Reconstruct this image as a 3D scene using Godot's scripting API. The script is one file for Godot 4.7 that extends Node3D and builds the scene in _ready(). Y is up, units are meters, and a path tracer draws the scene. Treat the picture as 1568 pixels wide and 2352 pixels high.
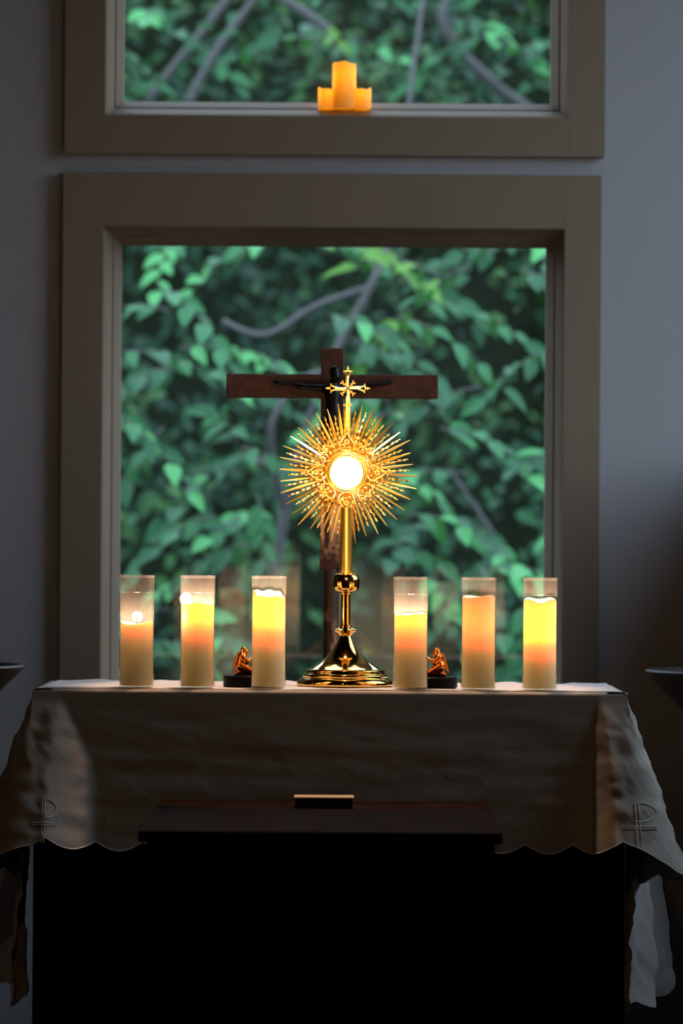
extends Node3D
# A small chapel altar at dusk: monstrance, six glass candles, crucifix and two windows onto a wood.

var M := {}
var names := {}

# ---------------------------------------------------------------- mesh tools
class Shape:
	var v := PackedVector3Array()
	var i := PackedInt32Array()

func volume_of(b: Shape, from: int) -> float:
	var s := 0.0
	for k in range(from, b.i.size(), 3):
		s += b.v[b.i[k]].dot(b.v[b.i[k + 1]].cross(b.v[b.i[k + 2]]))
	return s

func fix(b: Shape, from: int) -> void:          # Godot's front faces run clockwise
	if volume_of(b, from) > 0.0:
		for k in range(from, b.i.size(), 3):
			var t := b.i[k + 1]
			b.i[k + 1] = b.i[k + 2]
			b.i[k + 2] = t

func centre_fix(b: Shape, from: int, v0: int) -> void:
	var c := Vector3.ZERO
	for k in range(v0, b.v.size()):
		c += b.v[k]
	c /= float(b.v.size() - v0)
	var s := 0.0
	for k in range(from, b.i.size(), 3):
		s += (b.v[b.i[k]] - c).dot((b.v[b.i[k + 1]] - c).cross(b.v[b.i[k + 2]] - c))
	if s > 0.0:
		for k in range(from, b.i.size(), 3):
			var t := b.i[k + 1]
			b.i[k + 1] = b.i[k + 2]
			b.i[k + 2] = t

func quad(b: Shape, p: int, q: int, r: int, s: int) -> void:
	b.i.append_array(PackedInt32Array([p, q, r, p, r, s]))

func lathe(b: Shape, prof: Array, seg := 32, xf := Transform3D()) -> void:
	var v0 := b.v.size()
	var i0 := b.i.size()
	for p in prof:
		for k in seg:
			var a := TAU * k / seg
			b.v.append(xf * Vector3(p.x * cos(a), p.y, p.x * sin(a)))
	for j in prof.size() - 1:
		for k in seg:
			var k2 := (k + 1) % seg
			quad(b, v0 + j * seg + k, v0 + j * seg + k2, v0 + (j + 1) * seg + k2, v0 + (j + 1) * seg + k)
	centre_fix(b, i0, v0)

func box(b: Shape, lo: Vector3, hi: Vector3, bev := 0.0) -> void:
	var v0 := b.v.size()
	var i0 := b.i.size()
	if bev <= 0.0:
		for k in 8:
			b.v.append(Vector3(hi.x if k & 1 else lo.x, hi.y if k & 2 else lo.y, hi.z if k & 4 else lo.z))
		for f in [[0, 1, 3, 2], [4, 6, 7, 5], [0, 4, 5, 1], [2, 3, 7, 6], [0, 2, 6, 4], [1, 5, 7, 3]]:
			quad(b, v0 + f[0], v0 + f[1], v0 + f[2], v0 + f[3])
		centre_fix(b, i0, v0)
		return
	# chamfered: three vertices at each corner
	for k in 8:
		var c := Vector3(hi.x if k & 1 else lo.x, hi.y if k & 2 else lo.y, hi.z if k & 4 else lo.z)
		var s := Vector3(-1.0 if k & 1 else 1.0, -1.0 if k & 2 else 1.0, -1.0 if k & 4 else 1.0) * bev
		b.v.append(c + Vector3(0, s.y, s.z))
		b.v.append(c + Vector3(s.x, 0, s.z))
		b.v.append(c + Vector3(s.x, s.y, 0))
	var tri := []
	for ax in 3:
		var u := (ax + 1) % 3
		var w := (ax + 2) % 3
		for side in 2:
			var f := []
			for e in [[0, 0], [1, 0], [1, 1], [0, 1]]:
				var k: int = (side << ax) | (e[0] << u) | (e[1] << w)
				f.append(v0 + k * 3 + ax)
			tri.append(f)
		for e in [[0, 0], [1, 0], [1, 1], [0, 1]]:      # edges along ax
			var k0: int = (e[0] << u) | (e[1] << w)
			var k1: int = k0 | (1 << ax)
			tri.append([v0 + k0 * 3 + u, v0 + k1 * 3 + u, v0 + k1 * 3 + w, v0 + k0 * 3 + w])
	for k in 8:
		tri.append([v0 + k * 3, v0 + k * 3 + 1, v0 + k * 3 + 2])
	var mid := (lo + hi) / 2
	for f in tri:
		var fc := Vector3.ZERO
		for q in f:
			fc += b.v[q]
		fc = fc / f.size() - mid
		var n: Vector3 = (b.v[f[1]] - b.v[f[0]]).cross(b.v[f[2]] - b.v[f[0]])
		var g: Array = f
		if n.dot(fc) > 0.0:
			g = f.duplicate()
			g.reverse()
		b.i.append_array(PackedInt32Array([g[0], g[1], g[2]]))
		if g.size() == 4:
			b.i.append_array(PackedInt32Array([g[0], g[2], g[3]]))

func tube(b: Shape, pts: Array, radii: Array, seg := 8, flat := 1.0, up := Vector3(0, 0, 1)) -> void:
	var v0 := b.v.size()
	var i0 := b.i.size()
	var n := pts.size()
	var last := Vector3.ZERO
	for j in n:
		var d: Vector3 = (pts[mini(j + 1, n - 1)] - pts[maxi(j - 1, 0)]).normalized()
		var side := d.cross(up)
		if side.length() < 0.05:
			side = d.cross(Vector3(0.3, 1, 0.2))
		side = side.normalized()
		if last != Vector3.ZERO and side.dot(last) < 0.0:
			side = -side
		last = side
		var nn := side.cross(d).normalized()
		var r: float = radii[mini(j, radii.size() - 1)]
		for k in seg:
			var a := TAU * k / seg
			b.v.append(pts[j] + side * cos(a) * r + nn * sin(a) * r * flat)
	for j in n - 1:
		for k in seg:
			var k2 := (k + 1) % seg
			quad(b, v0 + j * seg + k, v0 + j * seg + k2, v0 + (j + 1) * seg + k2, v0 + (j + 1) * seg + k)
	var c0 := b.v.size()
	b.v.append(pts[0])
	b.v.append(pts[n - 1])
	for k in seg:
		var k2 := (k + 1) % seg
		b.i.append_array(PackedInt32Array([c0, v0 + k2, v0 + k, c0 + 1, v0 + (n - 1) * seg + k, v0 + (n - 1) * seg + k2]))
	fix_tube(b, i0, v0, seg, pts)

func fix_tube(b: Shape, i0: int, v0: int, seg: int, pts: Array) -> void:
	var t := Vector3(b.v[v0 + 0] - pts[0])
	var n := (b.v[b.i[i0 + 1]] - b.v[b.i[i0]]).cross(b.v[b.i[i0 + 2]] - b.v[b.i[i0]])
	if n.dot(t) > 0.0:
		for k in range(i0, b.i.size(), 3):
			var q := b.i[k + 1]
			b.i[k + 1] = b.i[k + 2]
			b.i[k + 2] = q

func ball(b: Shape, c: Vector3, r: float, seg := 10, sq := Vector3.ONE) -> void:
	var prof := []
	var rings := maxi(4, seg / 2)
	for j in rings + 1:
		var a := PI * j / rings
		prof.append(Vector2(maxf(sin(a) * r, 1e-5), -cos(a) * r))
	lathe(b, prof, seg, Transform3D(Basis.from_scale(sq), c))

func torus(b: Shape, xf: Transform3D, big: float, small: float, seg := 40, sides := 8) -> void:
	var prof := []
	for j in sides + 1:
		var a := TAU * j / sides
		prof.append(Vector2(big + small * cos(a), small * sin(a)))
	var i0 := b.i.size()
	lathe(b, prof, seg, xf)
	var q := b.v[b.i[i0]]
	var n := (b.v[b.i[i0 + 1]] - q).cross(b.v[b.i[i0 + 2]] - q)
	var loc := xf.affine_inverse() * q
	var ring := Vector3(loc.x, 0, loc.z).normalized() * big
	if n.dot(xf.basis * (loc - ring)) > 0.0:
		for k in range(i0, b.i.size(), 3):
			var t := b.i[k + 1]
			b.i[k + 1] = b.i[k + 2]
			b.i[k + 2] = t

func prism(b: Shape, poly: PackedVector2Array, z0: float, z1: float, bev := 0.0) -> void:
	# polygon in xy, extruded along z, front edge chamfered
	var v0 := b.v.size()
	var i0 := b.i.size()
	var n := poly.size()
	var inner := poly
	if bev > 0.0:
		var cw := Geometry2D.is_polygon_clockwise(poly)
		inner = PackedVector2Array()
		for k in n:
			var e0 := (poly[k] - poly[(k + n - 1) % n]).normalized()
			var e1 := (poly[(k + 1) % n] - poly[k]).normalized()
			var n0 := Vector2(-e0.y, e0.x)
			var n1 := Vector2(-e1.y, e1.x)
			if cw:
				n0 = -n0
				n1 = -n1
			inner.append(poly[k] + (n0 + n1) * bev / maxf(0.4, 1.0 + n0.dot(n1)))
	for p in poly:
		b.v.append(Vector3(p.x, p.y, z0))
	for p in poly:
		b.v.append(Vector3(p.x, p.y, z1 - bev))
	for p in inner:
		b.v.append(Vector3(p.x, p.y, z1))
	for r in 2:
		for k in n:
			var k2 := (k + 1) % n
			quad(b, v0 + r * n + k, v0 + r * n + k2, v0 + (r + 1) * n + k2, v0 + (r + 1) * n + k)
	var t := Geometry2D.triangulate_polygon(poly)
	for k in range(0, t.size(), 3):
		var a := poly[t[k]]
		var ccw := (poly[t[k + 1]] - a).cross(poly[t[k + 2]] - a) > 0.0
		var q := [t[k], t[k + 1], t[k + 2]] if ccw else [t[k], t[k + 2], t[k + 1]]
		var polyccw := not Geometry2D.is_polygon_clockwise(poly)
		if polyccw:
			b.i.append_array(PackedInt32Array([v0 + 2 * n + q[0], v0 + 2 * n + q[1], v0 + 2 * n + q[2], v0 + q[0], v0 + q[2], v0 + q[1]]))
		else:
			b.i.append_array(PackedInt32Array([v0 + 2 * n + q[0], v0 + 2 * n + q[2], v0 + 2 * n + q[1], v0 + q[0], v0 + q[1], v0 + q[2]]))
	var s := 0.0
	for k in range(i0, b.i.size(), 3):
		s += b.v[b.i[k]].dot(b.v[b.i[k + 1]].cross(b.v[b.i[k + 2]]))
	# sides and caps were built with one sense; orient all outward
	var c := Vector3.ZERO
	if s > 0.0:
		for k in range(i0, b.i.size(), 3):
			var q2 := b.i[k + 1]
			b.i[k + 1] = b.i[k + 2]
			b.i[k + 2] = q2

func grid(b: Shape, rows: Array, flip := false) -> void:
	var v0 := b.v.size()
	var w: int = rows[0].size()
	for r in rows:
		b.v.append_array(PackedVector3Array(r))
	for j in rows.size() - 1:
		for k in w - 1:
			var p := v0 + j * w + k
			if flip:
				quad(b, p, p + w, p + w + 1, p + 1)
			else:
				quad(b, p, p + 1, p + w + 1, p + w)

func bake(b: Shape, crease := 40.0, colors = null) -> ArrayMesh:
	var nf := b.i.size() / 3
	var fn := PackedVector3Array()
	fn.resize(nf)
	var at := {}
	var keys := PackedInt32Array()
	keys.resize(b.v.size())
	var lists := []
	for k in b.v.size():
		var q := Vector3i((b.v[k] * 200000.0).round())
		if not at.has(q):
			at[q] = lists.size()
			lists.append(PackedInt32Array())
		keys[k] = at[q]
	for f in nf:
		var p := b.v[b.i[f * 3]]
		fn[f] = (b.v[b.i[f * 3 + 2]] - p).cross(b.v[b.i[f * 3 + 1]] - p)
		for c in 3:
			lists[keys[b.i[f * 3 + c]]].append(f)
	var lim := cos(deg_to_rad(crease))
	var vs := PackedVector3Array()
	var ns := PackedVector3Array()
	var cs := PackedColorArray()
	for f in nf:
		if fn[f].length_squared() < 1e-24:
			continue
		var me := fn[f].normalized()
		for c in 3:
			var k := b.i[f * 3 + c]
			var s := Vector3.ZERO
			for g in lists[keys[k]]:
				if fn[g].length_squared() > 1e-24 and fn[g].normalized().dot(me) >= lim:
					s += fn[g]
			vs.append(b.v[k])
			ns.append(s.normalized())
			if colors != null:
				cs.append(colors[k])
	var arr := []
	arr.resize(Mesh.ARRAY_MAX)
	arr[Mesh.ARRAY_VERTEX] = vs
	arr[Mesh.ARRAY_NORMAL] = ns
	if colors != null:
		arr[Mesh.ARRAY_COLOR] = cs
	var m := ArrayMesh.new()
	m.add_surface_from_arrays(Mesh.PRIMITIVE_TRIANGLES, arr)
	return m

func smin(a: float, b: float, k: float) -> float:
	var h := maxf(k - absf(a - b), 0.0) / k
	return minf(a, b) - h * h * k * 0.25

func body(b: Shape, bones: Array, cell: float, k: float) -> void:
	# surface nets round tapered capsules; bone = [a, ra, b, rb]
	var lo := Vector3.INF
	var hi := -Vector3.INF
	for o in bones:
		for e in [[o[0], o[1]], [o[2], o[3]]]:
			lo = lo.min(e[0] - Vector3.ONE * (e[1] + cell * 2))
			hi = hi.max(e[0] + Vector3.ONE * (e[1] + cell * 2))
	var n := Vector3i(((hi - lo) / cell).ceil()) + Vector3i.ONE
	var f := PackedFloat32Array()
	f.resize(n.x * n.y * n.z)
	f.fill(1.0)
	for z in n.z:
		for y in n.y:
			for x in n.x:
				var p := lo + Vector3(x, y, z) * cell
				var d := 1.0
				for o in bones:
					var ab: Vector3 = o[2] - o[0]
					var t := clampf((p - o[0]).dot(ab) / maxf(ab.length_squared(), 1e-9), 0.0, 1.0)
					d = smin(d, (p - o[0] - ab * t).length() - lerpf(o[1], o[3], t), k)
				f[(z * n.y + y) * n.x + x] = d
	var idx := {}
	var off := [0, 1, n.x, n.x + 1, n.x * n.y, n.x * n.y + 1, n.x * n.y + n.x, n.x * n.y + n.x + 1]
	var i0 := b.i.size()
	for z in n.z - 1:
		for y in n.y - 1:
			for x in n.x - 1:
				var base := (z * n.y + y) * n.x + x
				var mask := 0
				for c in 8:
					if f[base + off[c]] < 0.0:
						mask |= 1 << c
				if mask == 0 or mask == 255:
					continue
				var s := Vector3.ZERO
				var cnt := 0
				for c in 8:
					for ax in 3:
						if c & (1 << ax):
							continue
						var c2: int = c | (1 << ax)
						var fa := f[base + off[c]]
						var fb := f[base + off[c2]]
						if (fa < 0.0) != (fb < 0.0):
							var pa := Vector3(c & 1, (c >> 1) & 1, (c >> 2) & 1)
							var pb := Vector3(c2 & 1, (c2 >> 1) & 1, (c2 >> 2) & 1)
							s += pa.lerp(pb, fa / (fa - fb))
							cnt += 1
				idx[base] = b.v.size()
				b.v.append(lo + (Vector3(x, y, z) + s / cnt) * cell)
	var st := [1, n.x, n.x * n.y]
	for z in range(1, n.z - 1):
		for y in range(1, n.y - 1):
			for x in range(1, n.x - 1):
				var base := (z * n.y + y) * n.x + x
				for ax in 3:
					var inside := f[base] < 0.0
					if inside == (f[base + st[ax]] < 0.0):
						continue
					var u: int = st[(ax + 1) % 3]
					var w: int = st[(ax + 2) % 3]
					var q := [idx[base], idx[base - u], idx[base - u - w], idx[base - w]]
					if not inside:
						q.reverse()
					quad(b, q[0], q[3], q[2], q[1])
	if volume_of(b, i0) > 0.0:
		fix(b, i0)

# ---------------------------------------------------------------- scene tools
func numbered(called: String) -> String:
	var n: int = names.get(called, 0)
	names[called] = n + 1
	return called if n == 0 else "%s_%03d" % [called, n]

func tag(o: Node3D, label: String, category: String, group := "", kind := "") -> void:
	o.set_meta("label", label)
	if category:
		o.set_meta("category", category)
	if group:
		o.set_meta("group", group)
	if kind:
		o.set_meta("kind", kind)

func thing(called: String, at: Vector3, label: String, category: String, group := "", kind := "") -> Node3D:
	var o := Node3D.new()
	o.name = numbered(called)
	add_child(o)
	o.position = at
	tag(o, label, category, group, kind)
	return o

func part(called: String, mesh: Mesh, m: Material, parent: Node3D, xf := Transform3D()) -> MeshInstance3D:
	var o := MeshInstance3D.new()
	o.name = called
	o.mesh = mesh
	o.material_override = m
	o.transform = xf
	o.cast_shadow = GeometryInstance3D.SHADOW_CASTING_SETTING_ON
	parent.add_child(o, true)
	return o

func struct(called: String, b: Shape, m: Material, label: String, crease := 30.0) -> MeshInstance3D:
	var o := part(called, bake(b, crease), m, self)
	o.set_meta("kind", "structure")
	o.set_meta("label", label)
	return o

func noise_tex(freq: float, oct := 4, size := 256, ramp = null, type := FastNoiseLite.TYPE_SIMPLEX_SMOOTH, sd := 1) -> NoiseTexture2D:
	var n := FastNoiseLite.new()
	n.seed = sd
	n.noise_type = type
	n.frequency = freq
	n.fractal_octaves = oct
	var t := NoiseTexture2D.new()
	t.width = size
	t.height = size
	t.seamless = true
	t.noise = n
	if ramp != null:
		var g := Gradient.new()
		g.set_color(0, ramp[0])
		g.set_color(1, ramp[1])
		t.color_ramp = g
	return t

func mat(name_: String, c: Color, rough := 0.6, metal := 0.0) -> StandardMaterial3D:
	var m := StandardMaterial3D.new()
	m.resource_name = name_
	m.albedo_color = c
	m.roughness = rough
	m.metallic = metal
	M[name_] = m
	return m

func tri(m: StandardMaterial3D, s: float) -> void:
	m.uv1_triplanar = true
	m.uv1_world_triplanar = true
	m.uv1_scale = Vector3.ONE * s

func materials() -> void:
	var m := mat("plaster", Color(0.66, 0.66, 0.67), 0.9)
	m.heightmap_enabled = true
	m.heightmap_texture = noise_tex(0.05, 4, 512)
	m.heightmap_scale = 0.02
	tri(m, 3.0)
	m = mat("trim_paint", Color(0.53, 0.47, 0.40), 0.6)
	m.metallic_specular = 0.3
	m = mat("panelling", Color(0.22, 0.15, 0.10), 0.7)
	m.albedo_texture = noise_tex(0.03, 4, 256, [Color(0.7, 0.7, 0.7), Color(1, 1, 1)])
	tri(m, 1.0)
	m = mat("floor_wood", Color(0.16, 0.11, 0.08), 0.6)
	m.albedo_texture = noise_tex(0.02, 4, 256, [Color(0.7, 0.7, 0.7), Color(1, 1, 1)])
	tri(m, 1.0)
	m = mat("altar_wood", Color(0.085, 0.06, 0.045), 0.55)
	m.metallic_specular = 0.2
	m.albedo_texture = noise_tex(0.03, 5, 256, [Color(0.6, 0.6, 0.6), Color(1, 1, 1)])
	tri(m, 2.0)
	m = mat("table_wood", Color(0.16, 0.10, 0.06), 0.7)
	m.metallic_specular = 0.08
	m.albedo_texture = noise_tex(0.025, 5, 256, [Color(0.6, 0.55, 0.5), Color(1, 1, 1)])
	tri(m, 2.0)
	m = mat("cross_wood", Color(0.42, 0.25, 0.16), 0.6)
	m.albedo_texture = noise_tex(0.03, 5, 256, [Color(0.65, 0.6, 0.55), Color(1, 1, 1)])
	tri(m, 4.0)
	m = mat("pole_wood", Color(0.34, 0.24, 0.17), 0.55)
	m = mat("dark_bronze", Color(0.10, 0.09, 0.09), 0.38, 0.6)
	m = mat("linen", Color(0.86, 0.83, 0.80), 0.92)
	m.heightmap_enabled = true
	m.heightmap_texture = noise_tex(0.08, 5, 512)
	m.heightmap_scale = 0.03
	tri(m, 5.0)
	m = mat("altar_linen", Color(0.78, 0.74, 0.68), 0.95)
	m.heightmap_enabled = true
	m.heightmap_texture = noise_tex(0.06, 5, 512, null, FastNoiseLite.TYPE_SIMPLEX_SMOOTH, 4)
	m.heightmap_scale = 0.015
	m.albedo_texture = noise_tex(0.5, 2, 256, [Color(0.86, 0.86, 0.86), Color(1, 1, 1)])
	tri(m, 6.0)
	m = mat("thread", Color(0.90, 0.89, 0.86), 0.7)
	m = mat("gold", Color(1.0, 0.80, 0.40), 0.30, 1.0)
	m = mat("gold_polished", Color(0.96, 0.77, 0.40), 0.06, 1.0)
	m = mat("gold_satin", Color(1.0, 0.78, 0.36), 0.26, 1.0)
	m = mat("gold_matte", Color(1.0, 0.78, 0.40), 0.42, 1.0)
	m = mat("host_white", Color(0.96, 0.93, 0.86), 0.8)
	m = mat("brass_statue", Color(0.86, 0.52, 0.24), 0.25, 1.0)
	m = mat("black_base", Color(0.02, 0.02, 0.022), 0.4)
	m.metallic_specular = 0.2
	m = mat("wax", Color(0.92, 0.89, 0.75), 0.45)
	m.subsurf_scatter_enabled = true
	m.subsurf_scatter_strength = 0.4
	m.backlight_enabled = true
	m.backlight = Color(0.80, 0.765, 0.67)
	m = mat("amber_wax", Color(0.93, 0.84, 0.46), 0.5)
	m.subsurf_scatter_enabled = true
	m.subsurf_scatter_strength = 0.4
	m.backlight_enabled = true
	m.backlight = Color(0.95, 0.84, 0.40)
	m = mat("jar_glass", Color(0.86, 0.76, 0.68, 0.09), 0.08)
	m.transparency = BaseMaterial3D.TRANSPARENCY_ALPHA
	m = mat("clear_glass", Color(0.98, 0.98, 0.98, 0.03), 0.02)
	m.transparency = BaseMaterial3D.TRANSPARENCY_ALPHA
	m = mat("window_glass", Color(0.85, 0.9, 0.9, 0.02), 0.02)
	m.transparency = BaseMaterial3D.TRANSPARENCY_ALPHA
	m = mat("wick", Color(0.05, 0.04, 0.03), 0.9)
	m = mat("flame", Color(1.0, 0.8, 0.4), 1.0)
	m.emission_enabled = true
	m.emission = Color(1.0, 0.74, 0.36)
	m.emission_energy_multiplier = 3.5
	m = mat("led", Color(1.0, 0.7, 0.3), 1.0)
	m.emission_enabled = true
	m.emission = Color(1.0, 0.62, 0.18)
	m.emission_energy_multiplier = 3.0
	m = mat("lamp_glow", Color(1, 0.95, 0.85), 1.0)
	m.emission_enabled = true
	m.emission = Color(1.0, 0.88, 0.68)
	m.emission_energy_multiplier = 8.0
	m = mat("dim_glow", Color(1, 0.95, 0.85), 1.0)
	m.emission_enabled = true
	m.emission = Color(1.0, 0.80, 0.56)
	m.emission_energy_multiplier = 1.0
	m = mat("lamp_can", Color(0.05, 0.05, 0.05), 0.5)
	m = mat("bowl_wood", Color(0.17, 0.105, 0.07), 0.5)
	m = mat("book_cover", Color(0.10, 0.05, 0.03), 0.5)
	m = mat("book_lit_top", Color(0.75, 0.65, 0.48), 0.9)  # pale tone painting light onto the top of the book
	m = mat("bark", Color(0.42, 0.42, 0.41), 0.9)
	m.albedo_texture = noise_tex(0.06, 4, 256, [Color(0.6, 0.6, 0.62), Color(1, 1, 1)])
	tri(m, 6.0)
	m = mat("forest_floor", Color(0.09, 0.13, 0.07), 1.0)
	m.metallic_specular = 0.05
	m.albedo_texture = noise_tex(0.03, 5, 256, [Color(0.4, 0.4, 0.4), Color(1, 1, 1)])
	tri(m, 0.8)
	var tones := [Color(0.17, 0.39, 0.23), Color(0.28, 0.56, 0.32), Color(0.11, 0.30, 0.18), Color(0.32, 0.50, 0.19)]
	for k in 4:
		m = mat("leaf%d" % k, tones[k], 0.42)
		m.backlight_enabled = true
		m.backlight = Color(0.20, 0.40, 0.16)
		m.metallic_specular = 0.32
	m = mat("leaf_many", Color(1, 1, 1), 0.5)
	m.metallic_specular = 0.22
	m.vertex_color_use_as_albedo = true

func spot_lamp(at: Vector3, aim: Vector3) -> void:
	var o := thing("ceiling_spotlight", at, "black can spotlight on ceiling aimed at golden monstrance", "spotlight")
	var xf := Transform3D(Basis.looking_at(aim - at), Vector3.ZERO)
	var b := Shape.new()
	lathe(b, [Vector2(0.001, 0.16), Vector2(0.05, 0.16), Vector2(0.055, 0.15), Vector2(0.055, 0.0), Vector2(0.05, 0.0), Vector2(0.05, 0.03), Vector2(0.001, 0.03)], 24)
	var turn := Transform3D(xf.basis * Basis(Vector3.RIGHT, -PI / 2).inverse(), Vector3.ZERO)
	part("can", bake(b), M.lamp_can, o, turn)
	b = Shape.new()
	lathe(b, [Vector2(0.001, 0.026), Vector2(0.046, 0.026), Vector2(0.046, 0.022), Vector2(0.001, 0.02)], 24)
	part("bulb_face", bake(b), M.lamp_glow, o, turn)
	b = Shape.new()
	box(b, Vector3(-0.012, 0.0, -0.012), Vector3(0.012, 3.4 - at.y, 0.012), 0.002)
	part("stem", bake(b), M.lamp_can, o, Transform3D(Basis(), -xf.basis.z * -0.08))
	var l := SpotLight3D.new()
	l.name = "spotlight_beam"
	o.add_child(l)
	l.position = -xf.basis.z * 0.01
	l.basis = xf.basis
	l.light_color = Color(1.0, 0.88, 0.70)
	l.light_energy = SPOT_ENERGY
	l.spot_angle = SPOT_ANGLE
	l.spot_angle_attenuation = 0.5
	l.light_size = 0.035
	l.spot_range = 20.0
	l.spot_attenuation = 2.0
	l.shadow_enabled = true

func added_fill_lamp(at: Vector3) -> void:  # unseen lamp added as warm fill for the cloth front
	var o := thing("added_fill_lamp", at, "added warm fill lamp, a small frosted dome on the ceiling out of view", "lamp")
	var b := Shape.new()
	lathe(b, [Vector2(0.001, 0.0), Vector2(0.11, 0.0), Vector2(0.11, -0.015), Vector2(0.001, -0.015)], 32)
	part("mounting_plate", bake(b), M.lamp_can, o)
	b = Shape.new()
	lathe(b, [Vector2(0.10, -0.015), Vector2(0.098, -0.03), Vector2(0.085, -0.05), Vector2(0.055, -0.066), Vector2(0.001, -0.072)], 32)
	part("lamp_dome", bake(b, 60), M.dim_glow, o)
	var l := OmniLight3D.new()
	l.name = "fill_light"
	o.add_child(l)
	l.position = Vector3(0, -0.09, 0)
	l.light_color = Color(1.0, 0.80, 0.56)
	l.light_energy = FILL_LAMP
	l.light_size = 0.08
	l.omni_range = 20.0
	l.omni_attenuation = 2.0
	l.shadow_enabled = true

func downlight(at: Vector3) -> void:
	var o := thing("altar_downlight", at, "round surface mounted downlight on the ceiling straight above the altar", "downlight")
	var b := Shape.new()
	lathe(b, [Vector2(0.001, 0.0), Vector2(0.07, 0.0), Vector2(0.07, -0.09), Vector2(0.062, -0.09), Vector2(0.06, -0.03), Vector2(0.001, -0.03)], 32)
	part("housing", bake(b), M.lamp_can, o)
	b = Shape.new()
	lathe(b, [Vector2(0.001, -0.034), Vector2(0.05, -0.034), Vector2(0.05, -0.040), Vector2(0.001, -0.042)], 24)
	part("bulb_face", bake(b), M.dim_glow, o)
	var l := SpotLight3D.new()
	l.name = "downlight_beam"
	o.add_child(l)
	l.position = Vector3(0, -0.05, 0)
	l.rotation_degrees = Vector3(-90, 0, 0)
	l.light_color = Color(1.0, 0.80, 0.66)
	l.light_energy = DOWNLIGHT
	l.spot_angle = 11.9
	l.spot_angle_attenuation = 0.25
	l.light_size = 0.045
	l.spot_range = 20.0
	l.spot_attenuation = 2.0
	l.shadow_enabled = true

const DOWNLIGHT := 5.0
const FILL_LAMP := 0.42
const SKY_ENERGY := 2.0
const EXPOSURE := 1.0
const SPOT_ENERGY := 130.0
const SPOT_ANGLE := 2.75
const FLAME_ENERGY := 0.054

func _ready() -> void:
	# ---- camera, sky, exposure
	var cam := Camera3D.new()
	cam.name = "camera"
	var at := CameraAttributesPhysical.new()
	at.frustum_focal_length = 103.33
	at.frustum_focus_distance = 8.02
	at.frustum_near = 0.05
	at.frustum_far = 200.0
	at.exposure_aperture = 2.5
	cam.attributes = at
	cam.fov = 13.25
	add_child(cam)
	cam.position = Vector3(0, 1.22, 8)
	cam.rotation_degrees = Vector3(0.362, 0, 0.4)
	cam.current = true

	var env := Environment.new()
	env.background_mode = Environment.BG_SKY
	var sky := Sky.new()
	var sm := ProceduralSkyMaterial.new()
	sm.sky_top_color = Color(0.80, 0.90, 1.0)
	sm.sky_horizon_color = Color(0.86, 0.92, 0.96)
	sm.ground_bottom_color = Color(0.10, 0.13, 0.08)
	sm.ground_horizon_color = Color(0.22, 0.26, 0.2)
	sm.sky_energy_multiplier = SKY_ENERGY
	sky.sky_material = sm
	env.sky = sky
	env.tonemap_mode = Environment.TONE_MAPPER_LINEAR
	env.tonemap_exposure = EXPOSURE
	env.sdfgi_enabled = true
	env.ssao_enabled = true
	env.ssil_enabled = true
	var we := WorldEnvironment.new()
	we.name = "environment"
	we.environment = env
	add_child(we)

	materials()
	spot_lamp(Vector3(0.35, 3.26, 4.6), Vector3(0.01, 1.34, -0.15))
	added_fill_lamp(Vector3(-0.4, 3.4, 4.0))
	downlight(Vector3(0.0, 3.4, -0.10))
	room()
	outside()
	altar()
	front_table()
	cloths()
	monstrance()
	candles()
	sill_candles()
	crucifix()
	statuettes()
	bowls()
	cabinet()

# ---------------------------------------------------------------- the room
const BACK := -1.2

func frame_piece(called: String, o: Node3D, rect: Array, prof: Array, side: int, m: Material) -> void:
	# a mitred length of moulding; prof = [[inset, z], ...], closed
	var b := Shape.new()
	var rows := []
	for e in 2:
		var k := (side + e) % 4
		var row := []
		for p in prof:
			var x: float = (rect[0] + p[0]) if k == 0 or k == 3 else (rect[2] - p[0])
			var y: float = (rect[1] + p[0]) if k < 2 else (rect[3] - p[0])
			row.append(Vector3(x, y, p[1]))
		row.append(row[0])
		rows.append(row)
	grid(b, rows)
	for e in 2:
		var c := b.v.size()
		for p in rows[e]:
			b.v.append(p)
		for k in range(1, rows[e].size() - 2):
			if e == 0:
				b.i.append_array(PackedInt32Array([c, c + k + 1, c + k]))
			else:
				b.i.append_array(PackedInt32Array([c, c + k, c + k + 1]))
	centre_fix(b, 0, 0)
	part(called, bake(b, 20), m, o)

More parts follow.
